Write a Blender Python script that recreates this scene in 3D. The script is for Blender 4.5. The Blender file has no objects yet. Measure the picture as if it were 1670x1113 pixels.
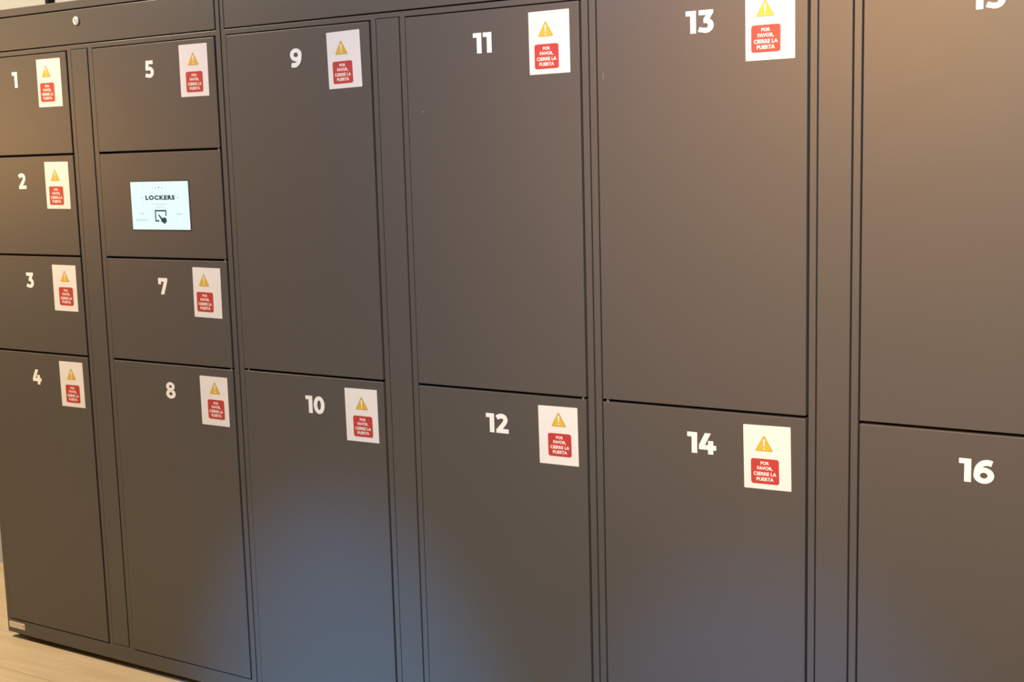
import bpy, bmesh, math, random
from mathutils import Vector, Matrix

random.seed(7)
scene = bpy.context.scene
COL = scene.collection
PI = math.pi

# ---------------------------------------------------------------- camera
cam_data = bpy.data.cameras.new('camera')
cam = bpy.data.objects.new('camera', cam_data)
COL.objects.link(cam)
cam_data.sensor_fit = 'HORIZONTAL'
cam_data.sensor_width = 36.0
cam_data.lens = 2119.36 / 1670 * 36.0
cam_data.clip_start = 0.02
cam_data.clip_end = 60
RX = (0.84627199, 0.53207889, -0.02675388)
RY = (0.05190674, -0.13232896, -0.98984581)
RZ = (-0.53021637, 0.83629008, -0.13960478)
cam.matrix_world = Matrix((
    (RX[0], -RY[0], -RZ[0], 3.57232368),
    (RX[1], -RY[1], -RZ[1], -2.53412354),
    (RX[2], -RY[2], -RZ[2], 1.47682952),
    (0, 0, 0, 1)))
scene.camera = cam

# ---------------------------------------------------------------- world, exposure
world = bpy.data.worlds.new('world')
scene.world = world
world.use_nodes = True
world.node_tree.nodes['Background'].inputs[0].default_value = (0.62, 0.72, 0.9, 1)
world.node_tree.nodes['Background'].inputs[1].default_value = 0.3
vs = scene.view_settings
vs.view_transform = 'Standard'
vs.look = 'None'
vs.exposure = 0.0
vs.gamma = 1.0
vs.use_curve_mapping = False

# lamp table: kind, position, aim (spots), power, colour, size, spot angle
CEIL = 2.9
FLOOR = -0.02
DOWNLIGHTS = [            # x, y, watts, colour, label; unseen, placed to light the far end
    (-0.45, -1.05, 113, (1.0, 0.82, 0.55), 'unseen round recessed ceiling downlight near the far end of the lockers'),
]
ADDED_SPOTS = [                 # x, y, z of the head, aim, watts, colour, cone degrees, label; all added, unseen, tinted to colour the doors
    (1.50, -2.20, 2.78, (1.50, 0.0, 1.90), 108, (0.40, 0.55, 1.0), 80, 'short black ceiling spotlight added as bluish fill, turned to the middle locker doors'),  # added fill, makes up the blue missing on the doors
    (3.60, -2.20, 2.78, (3.10, 0.0, 1.30), 470, (1.0, 0.97, 0.88), 80, 'added short black ceiling spotlight turned to the nearest locker doors'),  # added, brightens the nearest doors and stickers
    (1.55, -2.50, 2.78, (1.40, 0.0, -0.18), 1050, (0.05, 0.42, 1.0), 22, 'added cool blue ceiling spotlight nearer the lockers than the other blue one'),  # added, stands in for the bluish glow low on the middle unit
    (2.75, -3.00, 2.78, (2.60, 0.0, 0.00), 660, (0.06, 0.36, 1.0), 18, 'added cool blue ceiling spotlight further from the lockers than the other blue one'),  # added, stands in for the smaller bluish glow on the near unit
    (1.50, -4.90, 2.60, (3.15, 0.0, 1.70), 660, (1.0, 0.43, 0.06), 38, 'added warm ceiling spotlight across the room from the nearest lockers'),  # added, gives the warm sheen on the nearest doors
    (-3.70, -2.95, 1.70, (0.10, 0.0, 1.45), 145, (1.0, 0.48, 0.12), 36, 'added warm spotlight on a long drop rod by the left wall'),  # added, gives the warm sheen on the far left doors
]

# ---------------------------------------------------------------- materials
MATS = {}
def new_mat(name):
    m = bpy.data.materials.new(name)
    m.use_nodes = True
    MATS[name] = m
    nt = m.node_tree
    return m, nt, nt.nodes['Principled BSDF']

def node(nt, kind, **kw):
    n = nt.nodes.new(kind)
    for k, v in kw.items():
        n.inputs[k].default_value = v
    return n

def plain(name, col, rough=0.6, metal=0.0, spec=0.5, noise=0.03, scale=30.0):
    m, nt, b = new_mat(name)
    b.inputs['Roughness'].default_value = rough
    b.inputs['Metallic'].default_value = metal
    b.inputs['Specular IOR Level'].default_value = spec
    tc = nt.nodes.new('ShaderNodeTexCoord')
    nz = node(nt, 'ShaderNodeTexNoise', Scale=scale, Detail=3.0)
    nt.links.new(tc.outputs['Object'], nz.inputs['Vector'])
    mx = nt.nodes.new('ShaderNodeMix'); mx.data_type = 'RGBA'
    mx.inputs['A'].default_value = (*[c * (1 - noise) for c in col], 1)
    mx.inputs['B'].default_value = (*[min(1, c * (1 + noise)) for c in col], 1)
    nt.links.new(nz.outputs['Fac'], mx.inputs['Factor'])
    nt.links.new(mx.outputs['Result'], b.inputs['Base Color'])
    return m

def emit(name, col, strength):
    m, nt, b = new_mat(name)
    b.inputs['Base Color'].default_value = (0.02, 0.02, 0.02, 1)
    b.inputs['Emission Color'].default_value = (*col, 1)
    b.inputs['Emission Strength'].default_value = strength
    b.inputs['Roughness'].default_value = 0.3
    b.inputs['Specular IOR Level'].default_value = 0.15
    return m

# powder-coated sheet steel
def paint():
    m, nt, b = new_mat('painted_steel')
    tc = nt.nodes.new('ShaderNodeTexCoord')
    n1 = node(nt, 'ShaderNodeTexNoise', Scale=1.3, Detail=2.0)
    nt.links.new(tc.outputs['Object'], n1.inputs['Vector'])
    mx = nt.nodes.new('ShaderNodeMix'); mx.data_type = 'RGBA'
    mx.inputs['A'].default_value = (0.079, 0.071, 0.068, 1)
    mx.inputs['B'].default_value = (0.085, 0.077, 0.073, 1)
    nt.links.new(n1.outputs['Fac'], mx.inputs['Factor'])
    nt.links.new(mx.outputs['Result'], b.inputs['Base Color'])
    b.inputs['Roughness'].default_value = 0.40
    b.inputs['Specular IOR Level'].default_value = 0.5
    n2 = node(nt, 'ShaderNodeTexNoise', Scale=900.0, Detail=1.0)
    nt.links.new(tc.outputs['Object'], n2.inputs['Vector'])
    bp = node(nt, 'ShaderNodeBump', Strength=0.03, Distance=0.0005)
    nt.links.new(n2.outputs['Fac'], bp.inputs['Height'])
    nt.links.new(bp.outputs['Normal'], b.inputs['Normal'])
    return m
PAINT = paint()
INSIDE = plain('dark_interior', (0.02, 0.017, 0.015), 0.8)
WHITE_VINYL = plain('white_vinyl', (0.86, 0.85, 0.84), 0.5)
PAPER = plain('sticker_paper', (0.78, 0.755, 0.75), 0.35)
GOLD = plain('sticker_yellow', (0.68, 0.43, 0.05), 0.4)
GOLD_DARK = plain('sticker_yellow_edge', (0.42, 0.30, 0.10), 0.4)
RED = plain('sticker_red', (0.47, 0.045, 0.042), 0.4)
PRINT_WHITE = plain('print_white', (0.86, 0.82, 0.80), 0.4)
CHROME = plain('chrome', (0.86, 0.85, 0.84), 0.3, 0.15)
STEEL = plain('bare_steel', (0.45, 0.43, 0.41), 0.4, 0.8)
LABEL = plain('label_foil', (0.75, 0.66, 0.60), 0.5)
INK = plain('grey_ink', (0.42, 0.35, 0.31), 0.6)
BLACK = plain('black_plastic', (0.008, 0.008, 0.009), 0.6, 0, 0.2)
WALL = plain('wall_paint', (0.47, 0.49, 0.51), 0.9, 0, 0.3, 0.02, 4)
WALL2 = plain('room_wall_paint', (0.34, 0.29, 0.25), 0.9, 0, 0.3, 0.02, 4)
CEILM = plain('ceiling_paint', (0.42, 0.40, 0.38), 0.9, 0, 0.3, 0.02, 4)
SCUFF = plain('scuffed_paint', (0.22, 0.19, 0.16), 0.6)
SCREEN_W = emit('screen_white', (0.82, 0.99, 1.0), 0.98)
SCREEN_P = emit('screen_pale', (0.70, 0.90, 0.90), 0.90)
SCREEN_D = emit('screen_dark', (0.01, 0.08, 0.14), 0.45)
SCREEN_G = emit('screen_grey', (0.10, 0.19, 0.23), 0.5)
BEZEL = plain('screen_bezel', (0.05, 0.048, 0.046), 0.35)

def wood():
    m, nt, b = new_mat('oak_plank')
    tc = nt.nodes.new('ShaderNodeTexCoord')
    oi = nt.nodes.new('ShaderNodeObjectInfo')
    ad = nt.nodes.new('ShaderNodeVectorMath'); ad.operation = 'ADD'
    sc_ = nt.nodes.new('ShaderNodeVectorMath'); sc_.operation = 'SCALE'
    cb = nt.nodes.new('ShaderNodeCombineXYZ')
    nt.links.new(oi.outputs['Random'], cb.inputs['X']); nt.links.new(oi.outputs['Random'], cb.inputs['Y'])
    nt.links.new(cb.outputs[0], sc_.inputs[0]); sc_.inputs['Scale'].default_value = 37.0
    nt.links.new(tc.outputs['Object'], ad.inputs[0]); nt.links.new(sc_.outputs[0], ad.inputs[1])
    mp = nt.nodes.new('ShaderNodeMapping'); mp.inputs['Scale'].default_value = (1.2, 11, 1)
    nt.links.new(ad.outputs[0], mp.inputs['Vector'])
    n1 = node(nt, 'ShaderNodeTexNoise', Scale=2.2, Detail=6.0, Roughness=0.6, Distortion=0.6)
    nt.links.new(mp.outputs[0], n1.inputs['Vector'])
    cr = nt.nodes.new('ShaderNodeValToRGB')
    cr.color_ramp.elements[0].position = 0.25; cr.color_ramp.elements[0].color = (0.53, 0.40, 0.25, 1)
    cr.color_ramp.elements[1].position = 0.75; cr.color_ramp.elements[1].color = (0.66, 0.53, 0.37, 1)
    nt.links.new(n1.outputs['Fac'], cr.inputs['Fac'])
    # knots
    vo = node(nt, 'ShaderNodeTexVoronoi', Scale=3.0)
    mp2 = nt.nodes.new('ShaderNodeMapping'); mp2.inputs['Scale'].default_value = (1.0, 1.8, 1)
    nt.links.new(ad.outputs[0], mp2.inputs['Vector']); nt.links.new(mp2.outputs[0], vo.inputs['Vector'])
    r2 = nt.nodes.new('ShaderNodeValToRGB')
    r2.color_ramp.elements[0].position = 0.0; r2.color_ramp.elements[0].color = (0.6, 0.52, 0.45, 1)
    r2.color_ramp.elements[1].position = 0.07; r2.color_ramp.elements[1].color = (1, 1, 1, 1)
    nt.links.new(vo.outputs['Distance'], r2.inputs['Fac'])
    mu = nt.nodes.new('ShaderNodeMix'); mu.data_type = 'RGBA'; mu.blend_type = 'MULTIPLY'
    mu.inputs['Factor'].default_value = 0.7
    nt.links.new(cr.outputs['Color'], mu.inputs['A']); nt.links.new(r2.outputs['Color'], mu.inputs['B'])
    nt.links.new(mu.outputs['Result'], b.inputs['Base Color'])
    b.inputs['Roughness'].default_value = 0.5
    return m
WOOD = wood()

# ---------------------------------------------------------------- helpers
class MB:
    """collects polygons with a material slot; build() links ONE mesh object"""
    def __init__(self):
        self.v, self.f, self.m, self.smooth = [], [], [], []
    def poly(self, pts, mat=0):
        n = len(self.v); self.v += [tuple(p) for p in pts]
        self.f.append(list(range(n, n + len(pts)))); self.m.append(mat)
    def box(self, a, b, mat=0):
        x0, y0, z0 = a; x1, y1, z1 = b; n = len(self.v)
        self.v += [(x0, y0, z0), (x1, y0, z0), (x1, y1, z0), (x0, y1, z0), (x0, y0, z1), (x1, y0, z1), (x1, y1, z1), (x0, y1, z1)]
        for q in ((0, 3, 2, 1), (4, 5, 6, 7), (0, 1, 5, 4), (1, 2, 6, 5), (2, 3, 7, 6), (3, 0, 4, 7)):
            self.f.append([n + i for i in q]); self.m.append(mat)
    def prism(self, pts, y0, y1, mat=0):
        """polygon in the xz plane (counter-clockwise seen from -y), front at y0 < y1"""
        n = len(self.v); k = len(pts)
        self.v += [(p[0], y0, p[1]) for p in pts] + [(p[0], y1, p[1]) for p in pts]
        self.f.append([n + i for i in range(k)]); self.m.append(mat)
        self.f.append([n + k + i for i in reversed(range(k))]); self.m.append(mat)
        for i in range(k):
            j = (i + 1) % k
            self.f.append([n + j, n + i, n + k + i, n + k + j]); self.m.append(mat)
    def cyl(self, c, r, h, axis='z', seg=20, mat=0, r2=None):
        r2 = r if r2 is None else r2
        n = len(self.v)
        for s, rr in ((0, r), (1, r2)):
            for i in range(seg):
                a = 2 * PI * i / seg; u, w = rr * math.cos(a), rr * math.sin(a)
                if axis == 'z': p = (c[0] + u, c[1] + w, c[2] + s * h)
                elif axis == 'y': p = (c[0] + w, c[1] + s * h, c[2] + u)
                else: p = (c[0] + s * h, c[1] + u, c[2] + w)
                self.v.append(p)
        self.f.append([n + i for i in reversed(range(seg))]); self.m.append(mat)
        self.f.append([n + seg + i for i in range(seg)]); self.m.append(mat)
        for i in range(seg):
            j = (i + 1) % seg
            self.f.append([n + i, n + j, n + seg + j, n + seg + i]); self.m.append(mat)
    def lathe(self, prof, c=(0, 0, 0), seg=32, mat=0):
        n = len(self.v); k = len(prof)
        for i in range(seg):
            a = 2 * PI * i / seg
            for r, z in prof:
                self.v.append((c[0] + r * math.cos(a), c[1] + r * math.sin(a), c[2] + z))
        for i in range(seg):
            j = (i + 1) % seg
            for q in range(k - 1):
                self.f.append([n + i * k + q, n + j * k + q, n + j * k + q + 1, n + i * k + q + 1]); self.m.append(mat)
    def data(self, name, mats):
        me = bpy.data.meshes.new(name)
        me.from_pydata(self.v, [], self.f)
        for m in mats: me.materials.append(m)
        me.polygons.foreach_set('material_index', self.m)
        me.update()
        return me
    def build(self, name, mats, parent=None, bevel=0.0, seg=2, loc=(0, 0, 0)):
        if not isinstance(mats, (list, tuple)): mats = [mats]
        me = self.data(name, mats)
        if bevel:
            bm = bmesh.new(); bm.from_mesh(me)
            bmesh.ops.remove_doubles(bm, verts=bm.verts, dist=1e-6)
            es = [e for e in bm.edges if len(e.link_faces) == 2 and e.calc_face_angle(0) > 0.5]
            bmesh.ops.bevel(bm, geom=es, offset=bevel, segments=seg, profile=0.5, affect='EDGES', clamp_overlap=True)
            bm.to_mesh(me); bm.free()
        return link(name, me, parent, loc)

def link(name, me, parent=None, loc=(0, 0, 0)):
    o = bpy.data.objects.new(name, me)
    COL.objects.link(o)
    o.location = loc
    if parent: o.parent = parent
    return o

def thing(name, label, cat, loc=(0, 0, 0), group=None):
    o = bpy.data.objects.new(name, None)
    o.empty_display_size = 0.1
    COL.objects.link(o); o.location = loc
    o['label'] = label; o['category'] = cat
    if group: o['group'] = group
    return o

def struct(o, label=None):
    o['kind'] = 'structure'
    if label: o['label'] = label
    return o

# ---------------------------------------------------------------- room shell
X0, X1, Y0, Y1 = -4.0, 6.0, -6.2, 0.51
T = 0.12
def shell(name, a, b, mat, label):
    m = MB(); m.box(a, b)
    return struct(m.build(name, mat), label)
floor = shell('floor', (X0, Y0, FLOOR - 0.12), (X1, Y1, FLOOR - 0.012), INSIDE, 'light oak plank floor')
shell('wall_back', (X0, Y1, FLOOR - 0.12), (X1, Y1 + T, CEIL), WALL, 'cream wall behind the lockers')
shell('wall_left', (X0 - T, Y0, FLOOR - 0.12), (X0, Y1 + T, CEIL), WALL2, 'brown-grey wall at the left end of the room')
shell('wall_right', (X1, Y0, FLOOR - 0.12), (X1 + T, Y1 + T, CEIL), WALL2, 'brown-grey wall at the right end of the room')
shell('wall_front', (X0 - T, Y0 - T, FLOOR - 0.12), (X1 + T, Y0, CEIL), WALL2, 'brown-grey wall opposite the lockers')
shell('ceiling', (X0 - T, Y0 - T, CEIL), (X1 + T, Y1 + T, CEIL + T), CEILM, 'grey ceiling')

PW, PL = 0.2065, 2.2        # plank width and length
plank_cache = {}
def plank_mesh(l, w):
    key = (round(l, 3), round(w, 3))
    if key not in plank_cache:
        m = MB(); h = 0.012; c = 0.0022
        x, y = l / 2 - 0.0016, w / 2 - 0.0016
        b = [(-x, -y, 0), (x, -y, 0), (x, y, 0), (-x, y, 0)]
        s = [(-x, -y, h - c), (x, -y, h - c), (x, y, h - c), (-x, y, h - c)]
        t = [(-x + c, -y + c, h), (x - c, -y + c, h), (x - c, y - c, h), (-x + c, y - c, h)]
        m.poly(t)
        for i in range(4):
            j = (i + 1) % 4
            m.poly([b[i], b[j], s[j], s[i]]); m.poly([s[i], s[j], t[j], t[i]])
        plank_cache[key] = m.data('plank', [WOOD])
    return plank_cache[key]
seam0 = -0.176
k0 = math.floor((Y0 - seam0) / PW); k1 = math.ceil((Y1 - seam0) / PW)
for k in range(k0, k1):
    ya, yb = max(Y0, seam0 + k * PW), min(Y1, seam0 + (k + 1) * PW)
    if yb - ya < 0.02: continue
    off = {0: 1.9, -1: 0.95, -2: -0.2}.get(k, (k * 0.77) % PL)
    x = off - PL * math.ceil((off - X0) / PL)
    while x < X1:
        xa, xb = max(X0, x), min(X1, x + PL)
        if xb - xa > 0.02:
            link('plank', plank_mesh(xb - xa, yb - ya), floor, ((xa + xb) / 2, (ya + yb) / 2, FLOOR - 0.012))
        x += PL

# ---------------------------------------------------------------- lamps
def area(name, parent, loc, rot, size, watts, col):
    d = bpy.data.lights.new(name, 'AREA'); d.shape = 'DISK'; d.size = size
    d.energy = watts; d.color = col
    o = bpy.data.objects.new(name, d); COL.objects.link(o); o.parent = parent
    o.location = loc; o.rotation_euler = rot
    return o

for i, (x, y, w, col, lab) in enumerate(DOWNLIGHTS):
    t = thing('downlight', lab, 'lamp', (x, y, CEIL), 'recessed ceiling downlights')
    m = MB(); m.lathe([(0.105, 0.0), (0.105, -0.006), (0.098, -0.009), (0.085, -0.007), (0.080, -0.001)])
    m.build('trim_ring', CEILM, t)
    m = MB(); m.cyl((0, 0, -0.004), 0.079, 0.003)
    m.build('lens', emit('downlight_lens_%d' % i, col, 6.0), t)
    area('downlight_glow', t, (0, 0, -0.012), (0, 0, 0), 0.15, w, col)

for i, (x, y, zh, aim, w, col, ang, lab) in enumerate(ADDED_SPOTS):
    t = thing('spotlight', lab, 'lamp', (x, y, CEIL), 'added ceiling spotlights')  # unseen fixture modelled around each added beam
    m = MB(); m.cyl((0, 0, -0.02), 0.05, 0.02); m.build('canopy', BLACK, t, 0.002)
    m = MB(); m.cyl((0, 0, zh - CEIL), 0.008, CEIL - zh - 0.015, seg=12); m.build('stem', BLACK, t)
    d = (Vector(aim) - Vector((x, y, zh))).normalized()
    q = d.to_track_quat('-Z', 'Y').to_euler()
    m = MB(); m.lathe([(0.0, 0.06), (0.03, 0.06), (0.036, 0.05), (0.036, -0.07), (0.031, -0.07), (0.031, -0.05), (0.0, -0.05)], seg=24)
    h = m.build('lamp_head', BLACK, t, loc=(0, 0, zh - CEIL)); h.rotation_euler = q
    m = MB(); m.cyl((0, 0, -0.055), 0.03, 0.004)
    m.build('lens', emit('spot_lens_%d' % i, tuple(0.5 + 0.5 * c for c in col), 5.0), h)
    sd = bpy.data.lights.new('added_beam', 'SPOT'); sd.energy = w; sd.color = col
    sd.spot_size = math.radians(ang); sd.spot_blend = 1.0; sd.shadow_soft_size = 0.03
    so = bpy.data.objects.new('added_beam', sd); COL.objects.link(so); so.parent = t
    so.location = Vector((0, 0, zh - CEIL)) + d * 0.08; so.rotation_euler = q

# dark conduit on the wall over the lockers
t = thing('cable_conduit', 'thin black vertical conduit on the wall above the far end of the lockers', 'conduit', (-0.185, 0.495, 1.6))
m = MB(); m.box((-0.008, -0.012, 0), (0.008, 0.0145, CEIL - 1.6)); m.build('channel', BLACK, t, 0.002)
m = MB(); m.box((-0.013, -0.016, 0.9), (0.013, 0.0145, 0.93)); m.build('clip', BLACK, t, 0.002)

# ---------------------------------------------------------------- numerals
def arc(cx, cz, a, b, d0, d1, n=14):
    return [(cx + a * math.cos(math.radians(d0 + (d1 - d0) * i / n)), cz + b * math.sin(math.radians(d0 + (d1 - d0) * i / n))) for i in range(n + 1)]
def band(outer, inner):
    return [[outer[i], outer[i + 1], inner[i + 1], inner[i]] for i in range(len(outer) - 1)]
def ring(cx, cz, a, b, ia, ib, d0=0, d1=360, n=28):
    return band(arc(cx, cz, a, b, d0, d1, n), arc(cx, cz, ia, ib, d0, d1, n))
def rect(x0, z0, x1, z1): return [(x0, z0), (x1, z0), (x1, z1), (x0, z1)]
def ribbon(pts, w):
    out, inn = [], []
    for i, p in enumerate(pts):
        a = Vector(pts[max(i - 1, 0)]); b = Vector(pts[min(i + 1, len(pts) - 1)])
        d = (b - a).normalized(); n = Vector((-d.y, d.x)) * (w / 2)
        out.append((p[0] + n.x, p[1] + n.y)); inn.append((p[0] - n.x, p[1] - n.y))
    return band(out, inn)
def bez(p0, p1, p2, p3, n=12):
    r = []
    for i in range(n + 1):
        t = i / n; s = 1 - t
        r.append(tuple(s**3 * a + 3 * s * s * t * b + 3 * s * t * t * c + t**3 * d for a, b, c, d in zip(p0, p1, p2, p3)))
    return r
six = ring(0.42, 0.335, 0.42, 0.347, 0.155, 0.125) + ribbon(bez((0.135, 0.36), (0.12, 0.78), (0.44, 0.98), (0.75, 0.855)), 0.25)
GLYPH = {
    '0': (ring(0.40, 0.5, 0.40, 0.512, 0.135, 0.28), 0.80),
    '1': ([rect(0, 0.78, 0.235, 1), rect(0.225, 0, 0.505, 1)], 0.505),
    '2': (ribbon([(0.07, 0.79)] + bez((0.07, 0.79), (0.30, 0.98), (0.64, 0.90), (0.60, 0.66)) [1:] + [(0.52, 0.52), (0.20, 0.17)], 0.25) + [rect(0.03, 0, 0.78, 0.225)], 0.78),
    '3': ([rect(0.04, 0.78, 0.66, 1), [(0.27, 0.55), (0.53, 0.55), (0.74, 0.86), (0.74, 1.0), (0.60, 1.0), (0.27, 0.62)], rect(0.27, 0.43, 0.42, 0.64)]
          + ring(0.38, 0.315, 0.385, 0.325, 0.115, 0.105, 90, -125, 20) + [[(0.0, 0.075), (0.14, 0.02), (0.32, 0.20), (0.09, 0.27)]], 0.765),
    '4': ([rect(0, 0.205, 0.87, 0.43), [(0, 0.42), (0.30, 0.42), (0.60, 1.0), (0.30, 1.0)], rect(0.46, 0, 0.725, 0.64)], 0.87),
    '5': ([rect(0.10, 0.78, 0.70, 1), [(0.055, 0.44), (0.31, 0.44), (0.35, 1.0), (0.10, 1.0)], rect(0.06, 0.43, 0.40, 0.645)]
          + ring(0.37, 0.315, 0.385, 0.33, 0.115, 0.11, 90, -125, 20) + [[(0.0, 0.075), (0.14, 0.02), (0.31, 0.20), (0.09, 0.27)]], 0.755),
    '6': (six, 0.84),
    '7': ([rect(0, 0.775, 0.62, 1), rect(0, 0.61, 0.235, 1), [(0.17, 0), (0.46, 0), (0.79, 0.82), (0.79, 1), (0.55, 1), (0.49, 0.79)]], 0.79),
    '8': (ring(0.41, 0.285, 0.41, 0.297, 0.155, 0.10) + ring(0.41, 0.745, 0.365, 0.267, 0.125, 0.085), 0.82),
    '9': ([[(0.84 - x, 1 - z) for x, z in q] for q in six], 0.84),
}
NUM_H = 0.0458
def number_mesh(s, cx, cz, y):
    m = MB(); h = NUM_H
    total = sum(GLYPH[c][1] for c in s) + 0.095 * (len(s) - 1)
    x = cx - total * h / 2
    for c in s:
        polys, w = GLYPH[c]
        for iq, q in enumerate(polys):
            pts = [(x + p[0] * h, cz - h / 2 + p[1] * h) for p in q]
            ar = sum(pts[i][0] * pts[(i + 1) % len(pts)][1] - pts[(i + 1) % len(pts)][0] * pts[i][1] for i in range(len(pts)))
            if ar < 0: pts.reverse()
            m.prism(pts, y - 0.0005 - 0.000012 * iq, y + 0.0002 + 0.000005 * iq)
        x += (w + 0.095) * h
    return m

# ---------------------------------------------------------------- flat lettering
def text_polys(body, size, bold=0.0, spacing=1.0):
    """triangles of a line of text, centred, unit size in xz"""
    c = bpy.data.curves.new('tmp', 'FONT')
    c.body = body; c.size = size; c.align_x = 'CENTER'; c.align_y = 'CENTER'
    c.resolution_u = 3; c.offset = bold; c.space_character = spacing
    o = bpy.data.objects.new('tmp', c); COL.objects.link(o)
    dg = bpy.context.evaluated_depsgraph_get(); dg.update()
    me = bpy.data.meshes.new_from_object(o.evaluated_get(dg))
    polys = [[(me.vertices[i].co.x, me.vertices[i].co.y) for i in p.vertices] for p in me.polygons]
    bpy.data.objects.remove(o); bpy.data.curves.remove(c); bpy.data.meshes.remove(me)
    xs = [p[0] for q in polys for p in q]; zs = [p[1] for q in polys for p in q]
    mx, mz = (min(xs) + max(xs)) / 2, (min(zs) + max(zs)) / 2
    return [[(x - mx, z - mz) for x, z in q] for q in polys], max(xs) - min(xs), max(zs) - min(zs)

def rounded(x0, z0, x1, z1, r, n=5):
    pts = []
    for cx, cz, a in ((x1 - r, z0 + r, -90), (x1 - r, z1 - r, 0), (x0 + r, z1 - r, 90), (x0 + r, z0 + r, 180)):
        pts += [(cx + r * math.cos(math.radians(a + 90 * i / n)), cz + r * math.sin(math.radians(a + 90 * i / n))) for i in range(n + 1)]
    return pts

SW, SH = 0.1042, 0.1368
LINES = []
for body, wd in (('POR', 0.0185), ('FAVOR,', 0.034), ('CIERRE LA', 0.0505), ('PUERTA', 0.038)):
    pol, w, h = text_polys(body, 0.0105, 0.00035, 1.05)
    s = wd / w
    LINES.append([[(x * s, z * min(s, 1.05)) for x, z in q] for q in pol])

def sticker_mesh(cu, dv):
    """centred at the origin, in the xz plane, facing -y"""
    m = MB()
    m.prism(rounded(-SW / 2, -SH / 2, SW / 2, SH / 2, 0.0015, 2), -0.0006, 0.0, 0)
    U = lambda u: (u - 0.5) * SW
    V = lambda v: (0.5 - v) * SH
    def face(pts, lift, mat):
        ar = sum(pts[i][0] * pts[(i + 1) % len(pts)][1] - pts[(i + 1) % len(pts)][0] * pts[i][1] for i in range(len(pts)))
        if ar < 0: pts = pts[::-1]
        m.poly([(x, -0.0006 - lift, z) for x, z in pts], mat)
    # warning triangle with an exclamation mark
    tc = cu - 0.012
    zt, zb, hw = V(0.088 + dv), V(0.345 + dv), 0.190 * SW
    cx = U(tc); r = 0.0022
    tri = []
    for (px, pz), a0 in (((cx + hw - r * 1.5, zb + r), -90), ((cx, zt - r * 2.1), 30), ((cx - hw + r * 1.5, zb + r), 150)):
        tri += [(px + r * math.cos(math.radians(a0 + 120 * i / 5)), pz + r * math.sin(math.radians(a0 + 120 * i / 5))) for i in range(6)]
    face(tri, 0.0001, 4)
    gx, gz = cx, zb + (zt - zb) * 0.36
    face([(gx + (x - gx) * 0.89, gz + (z - gz) * 0.89) for x, z in tri], 0.0002, 1)
    hgt = zt - zb
    face([(cx - 0.0010, zb + hgt * 0.27), (cx + 0.0010, zb + hgt * 0.27), (cx + 0.0021, zb + hgt * 0.72), (cx - 0.0021, zb + hgt * 0.72)], 0.0003, 3)
    face(arc(cx, zb + hgt * 0.15, 0.0019, 0.0019, 0, 345, 12), 0.0003, 3)
    # red notice
    x0, x1, z1, z0 = U(cu - 0.298), U(cu + 0.298), V(0.462 + dv), V(0.858 + dv)
    face(rounded(x0, z0, x1, z1, 0.0055), 0.00015, 2)
    bx = (x0 + x1) / 2; hh = z1 - z0
    for i, ln in enumerate(LINES):
        cz = z1 - hh * (0.175 + 0.212 * i)
        for q in ln:
            face([(bx + x, cz + z) for x, z in q], 0.0003, 3)
    return m.data('warning_sticker', [PAPER, GOLD, RED, PRINT_WHITE, GOLD_DARK])

# number -> centre x, centre z, tilt (degrees), print centre u, print shift v
STICK = {
    1: (0.4050, 1.7279, -0.4, .40, .035), 2: (0.4067, 1.4327, -0.5, .435, .06), 3: (0.4064, 1.1304, -0.4, .53, .02),
    4: (0.4058, 0.8407, 0.3, .505, .05), 5: (0.9890, 1.7300, -0.3, .505, .06), 7: (0.9895, 1.1353, -0.8, .41, .03),
    8: (0.9929, 0.8356, -0.1, .545, .01), 9: (1.5022, 1.7261, 1.1, .44, .06), 10: (1.5088, 0.8389, 0.6, .525, .05),
    11: (2.0848, 1.7278, 0.25, .43, .06), 12: (2.0860, 0.8396, 0.6, .53, .0), 13: (2.5977, 1.7268, 0.2, .415, .03),
    14: (2.5923, 0.8393, 1.0, .45, .06), 15: (3.1765, 1.7278, 0.2, .46, .04), 16: (3.1775, 0.8396, 0.2, .5, .03),
}
NUMS = {1: (0.2515, 1.7440), 2: (0.2493, 1.4465), 3: (0.2486, 1.1499), 4: (0.2466, 0.8530), 5: (0.8208, 1.7426), 7: (0.8199, 1.1483),
        8: (0.8237, 0.8533), 9: (1.3476, 1.7396), 10: (1.3549, 0.8541), 11: (1.9079, 1.7383), 12: (1.9188, 0.8543), 13: (2.4452, 1.7443),
        14: (2.4436, 0.8562), 15: (3.0165, 1.7470), 16: (3.0159, 0.8561)}

# ---------------------------------------------------------------- locker units
GR, GH = 0.0050, 0.0060       # gap right of a door, between stacked doors
Z_DB, Z_DT, Z_PB, Z_PT, Z_TOP = 0.0468, 1.8128, 1.8295, 1.9255, 1.95
DEPTH = 0.50

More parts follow.
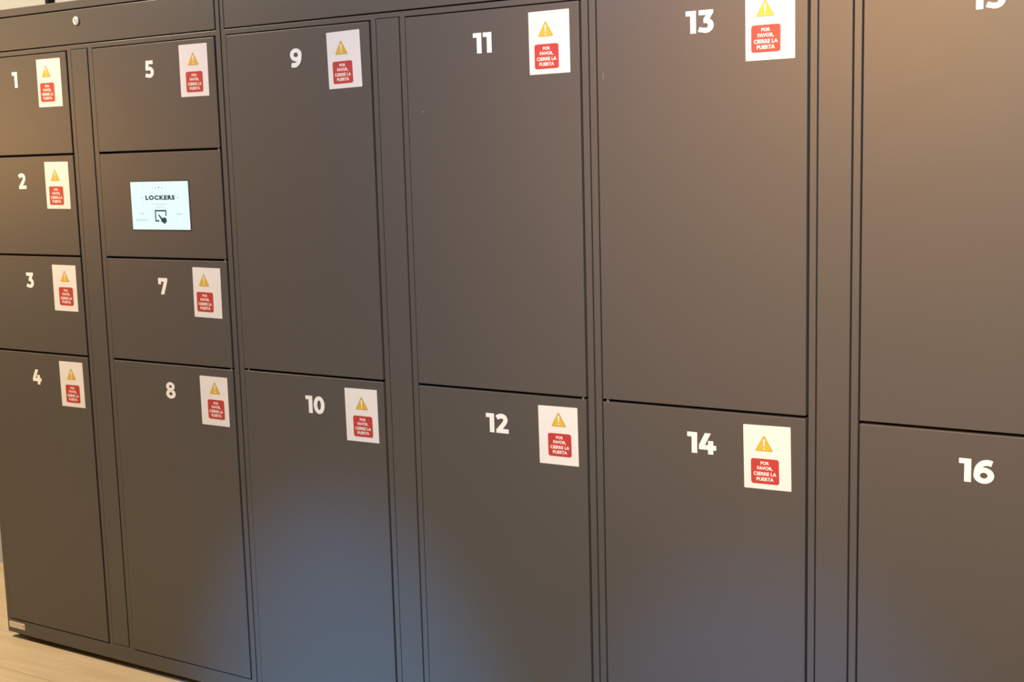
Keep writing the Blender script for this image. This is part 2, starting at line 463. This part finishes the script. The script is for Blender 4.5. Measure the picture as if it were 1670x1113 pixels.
def grid_frame(xs, zs, holes, y0, y1):
    """front plate with rectangular holes: xs, zs sorted cut lines"""
    xs = sorted(set(round(x, 5) for x in xs)); zs = sorted(set(round(z, 5) for z in zs))
    def solid(i, j):
        if i < 0 or j < 0 or i >= len(xs) - 1 or j >= len(zs) - 1: return False
        cx, cz = (xs[i] + xs[i + 1]) / 2, (zs[j] + zs[j + 1]) / 2
        return not any(a < cx < c and b < cz < d for a, b, c, d in holes)
    m = MB()
    for i in range(len(xs) - 1):
        for j in range(len(zs) - 1):
            if not solid(i, j): continue
            a, c, b, d = xs[i], xs[i + 1], zs[j], zs[j + 1]
            m.poly([(a, y0, b), (c, y0, b), (c, y0, d), (a, y0, d)])
            m.poly([(a, y1, d), (c, y1, d), (c, y1, b), (a, y1, b)])
            if not solid(i - 1, j): m.poly([(a, y1, b), (a, y0, b), (a, y0, d), (a, y1, d)])
            if not solid(i + 1, j): m.poly([(c, y0, b), (c, y1, b), (c, y1, d), (c, y0, d)])
            if not solid(i, j - 1): m.poly([(a, y1, b), (c, y1, b), (c, y0, b), (a, y0, b)])
            if not solid(i, j + 1): m.poly([(a, y0, d), (c, y0, d), (c, y1, d), (a, y1, d)])
    return m

def make_unit(xa, xb, cols, strip, panel, label, sg=0.0012):
    """cols: (xL, xR, [z cuts], [numbers], hinge side, gap left of the doors)"""
    root = thing('locker_unit', label, 'lockers', ((xa + xb) / 2, DEPTH / 2, FLOOR), 'grey steel locker units')
    inv = Vector(root.location)
    L = tuple(-inv)
    a, b = xa + 0.0016, xb - 0.0016
    holes = []
    for xl, xr, cuts, nums, side, GL in cols:
        holes.append((xl - GL / 2, Z_DB - 0.0015, xr + GR / 2, Z_DT + 0.0012))
    sl, sr = strip
    holes.append((sl - sg, 0.049, sr + 0.0017, Z_DT + 0.0025))
    holes.append((panel[0] - 0.0012, Z_PB - 0.0022, panel[1] + 0.0016, Z_PT + 0.0022))
    xs = [a, b] + [h[0] for h in holes] + [h[2] for h in holes]
    zs = [0.0, Z_TOP] + [h[1] for h in holes] + [h[3] for h in holes]
    fr = grid_frame(xs, zs, holes, 0.0, 0.03)
    frame = fr.build('frame', PAINT, root, 0.0012, 2, L)
    m = MB(); m.box((a, 0.0305, 0.0), (b, DEPTH, Z_TOP))
    m.build('carcass', [PAINT], root, 0.002, 2, L)
    m = MB(); m.box((a + 0.012, 0.0285, 0.03), (b - 0.012, 0.0302, Z_TOP - 0.012))
    m.build('inner_panel', [INSIDE], root, 0, 2, L)
    # levelling feet
    for fx in (a + 0.06, b - 0.06):
        for fy in (0.09, DEPTH - 0.07):
            m = MB(); m.cyl((fx, fy, FLOOR), 0.022, 0.008, r2=0.019); m.cyl((fx, fy, FLOOR + 0.008), 0.007, 0.0125, seg=10)
            m.build('foot', BLACK, root, 0, 2, L)
    doors = {}
    for xl, xr, cuts, nums, side, GL in cols:
        for k, n in enumerate(nums):
            z1 = cuts[k] - (GH / 2 if k else 0.0012)
            z0 = cuts[k + 1] + (GH / 2 if k < len(nums) - 1 else 0.0015)
            m = MB(); m.box((xl + GL / 2, -0.001, z0), (xr - GR / 2, 0.019, z1))
            d = m.build('control_panel' if n == 6 else 'locker_door', PAINT, root, 0.0016, 3, L)
            doors[n] = d
            if n in NUMS:
                d['label'] = 'dark steel door with the white number %d' % n
                nx, nz = NUMS[n]
                num = number_mesh(str(n), nx, nz, -0.001).build('door_number', WHITE_VINYL, d)
                num['label'] = 'white number %d' % n
            else:
                d['label'] = 'dark steel panel with a lit touchscreen'
            if n in STICK:
                sx, sz, tilt, cu, dv = STICK[n]
                s = link('warning_sticker', sticker_mesh(cu, dv), d, (sx, -0.0009, sz))
                s.rotation_euler = (0, math.radians(-tilt), 0)
                s['label'] = 'white sticker with yellow warning triangle and red notice'
            # hinge pin seen in the gap under the door
            if k < len(nums) - 1:
                hx = xl + 0.0115 if side == 'L' else xr - 0.0125
                m = MB(); m.cyl((hx, 0.0055, cuts[k + 1] - GH / 2 - 0.001), 0.0032, GH + 0.002, seg=12)
                m.build('hinge_pin', STEEL, d)
    m = MB(); m.box((sl + sg * 0.6, -0.0006, 0.0503), (sr - 0.0016, 0.018, Z_DT + 0.0012))
    m.build('centre_strip', PAINT, root, 0.0014, 3, L)
    m = MB(); m.box((panel[0] + 0.0008, -0.0006, Z_PB + 0.0008), (panel[1] - 0.0014, 0.018, Z_PT - 0.0012))
    tp = m.build('service_panel', PAINT, root, 0.0014, 3, L)
    return root, frame, tp, doors

u1, f1, tp1, d1 = make_unit(0.0, 1.0917,
    [(0.0195, 0.4862, [Z_DT, 1.5214, 1.2254, 0.9295, Z_DB], [1, 2, 3, 4], 'L', 0.0008),
     (0.5955, 1.0704, [Z_DT, 1.5214, 1.2254, 0.9295, Z_DB], [5, 6, 7, 8], 'R', 0.0008)],
    (0.5048, 0.5748), (0.018, 1.0745),
    'dark grey steel locker unit with small doors 1 to 8 and a touchscreen', 0.0004)
u2, f2, tp2, d2 = make_unit(1.0917, 2.1831,
    [(1.1107, 1.5848, [Z_DT, 0.9321, Z_DB], [9, 10], 'L', 0.0010), (1.6905, 2.1630, [Z_DT, 0.9321, Z_DB], [11, 12], 'R', 0.0020)],
    (1.6035, 1.6727), (1.1068, 2.1660),
    'dark grey steel locker unit with tall doors 9 to 12, middle of the row')
u3, f3, tp3, d3 = make_unit(2.1831, 3.2746,
    [(2.2023, 2.6780, [Z_DT, 0.9321, Z_DB], [13, 14], 'L', 0.0036), (2.7855, 3.2540, [Z_DT, 0.9321, Z_DB], [15, 16], 'R', 0.0038)],
    (2.6968, 2.7671), (2.1990, 3.2580),
    'dark grey steel locker unit with tall doors 13 to 16, nearest the camera', 0.0018)

# cam lock on the service panel
m = MB()
m.cyl((0.540, -0.0045, 1.8932), 0.0115, 0.005, axis='y', seg=28, mat=0)
m.cyl((0.540, -0.0062, 1.8932), 0.0075, 0.003, axis='y', seg=24, mat=0)
m.box((0.5390, -0.0066, 1.8885), (0.5410, -0.0060, 1.8979), 1)
lk = m.build('cam_lock', [CHROME, BLACK], tp1); lk['label'] = 'round chrome key lock'
# maker's label with two lines of tiny print
m = MB()
m.box((0.0095, -0.0006, 0.0165), (0.0862, 0.0, 0.0368), 0)
for z in (0.0295, 0.0240):
    x = 0.015
    random.seed(int(z * 1e5))
    while x < 0.070:
        w = random.uniform(0.004, 0.010); m.box((x, -0.0008, z - 0.0009), (min(x + w, 0.071), -0.0006, z + 0.0009), 1); x += w + 0.0018
m.box((0.0745, -0.0008, 0.0225), (0.0815, -0.0006, 0.031), 1)
pl = m.build('maker_label', [LABEL, INK], f1); pl['label'] = 'small pale label at the bottom corner'

# scuffs in the paint
m = MB(); m.prism(arc(1.7345, 1.5905, 0.0022, 0.0018, 0, 330, 10), -0.00115, -0.0009); m.build('scuff', SCUFF, d2[11])
m = MB(); m.prism([(2.2172, 1.640), (2.2188, 1.640), (2.2190, 1.655), (2.2176, 1.655)], -0.00115, -0.0009); m.build('scuff', SCUFF, d3[13])

# ---------------------------------------------------------------- touchscreen
def build_screen(door):
    x0, x1, z0, z1 = 0.7162, 0.9412, 1.3061, 1.4382
    W, H = x1 - x0, z1 - z0
    m = MB()
    U = lambda u: x0 + u * W
    V = lambda v: z1 - v * H
    m.box((x0 - 0.004, -0.0016, z0 - 0.004), (x1 + 0.004, 0.0, z1 + 0.004), 4)
    m.box((x0, -0.0022, z0), (x1, -0.0014, z1), 0)
    def face(pts, lift, mat):
        ar = sum(pts[i][0] * pts[(i + 1) % len(pts)][1] - pts[(i + 1) % len(pts)][0] * pts[i][1] for i in range(len(pts)))
        if ar < 0: pts = pts[::-1]
        m.poly([(x, -0.0022 - lift, z) for x, z in pts], mat)
    pol, w, h = text_polys('LOCKERS', 0.02, 0.0012, 1.22)
    sx, sz = 0.51 * W / w, 0.098 * H / h
    for q in pol: face([(U(0.511) + x * sx, V(0.333) + z * sz) for x, z in q], 0.0002, 2)
    for u, v, r in ((0.445, 0.135, 0.0021), (0.497, 0.117, 0.0029), (0.552, 0.132, 0.0021)):
        face([(U(u) + (r if i % 2 == 0 else r * 0.5) * math.cos(i * PI / 5 + PI / 2), V(v) + (r if i % 2 == 0 else r * 0.5) * math.sin(i * PI / 5 + PI / 2)) for i in range(10)], 0.0002, 3)
    for u0, u1 in ((0.185, 0.205), (0.81, 0.835)): face(rect(U(u0), V(0.338), U(u1), V(0.328)), 0.0002, 3)
    # pale secondary print
    for u0, u1, v, t in ((0.36, 0.62, 0.47, 0.012), (0.43, 0.57, 0.53, 0.012), (0.13, 0.22, 0.665, 0.02), (0.06, 0.27, 0.80, 0.02), (0.78, 0.88, 0.675, 0.02)):
        face(rect(U(u0), V(v + t), U(u1), V(v - t)), 0.0002, 1)
    # tap icon: open square and a pointing hand
    a, b, c, d, t = U(0.405), U(0.607), V(0.835), V(0.588), 0.0046
    face(rect(a, d - t, b, d), 0.0002, 3); face(rect(a, c, a + t, d - t), 0.0002, 3)
    face(rect(b - t, V(0.715), b, d - t), 0.0002, 3); face(rect(a + t, c, U(0.475), c + t), 0.0002, 3)
    face([(U(0.460), V(0.690)), (U(0.478), V(0.680)), (U(0.535), V(0.775)), (U(0.510), V(0.800))], 0.0003, 2)
    face([(U(0.505), V(0.790)), (U(0.545), V(0.750)), (U(0.575), V(0.745)), (U(0.600), V(0.770)), (U(0.607), V(0.825)), (U(0.590), V(0.850)), (U(0.575), V(0.880)), (U(0.545), V(0.865)), (U(0.530), V(0.845)), (U(0.502), V(0.835)), (U(0.515), V(0.815))], 0.0003, 2)
    s = m.build('touch_screen', [SCREEN_W, SCREEN_P, SCREEN_D, SCREEN_G, BEZEL], door)
    s['label'] = 'lit white screen reading LOCKERS with a tap icon'
build_screen(d1[6])
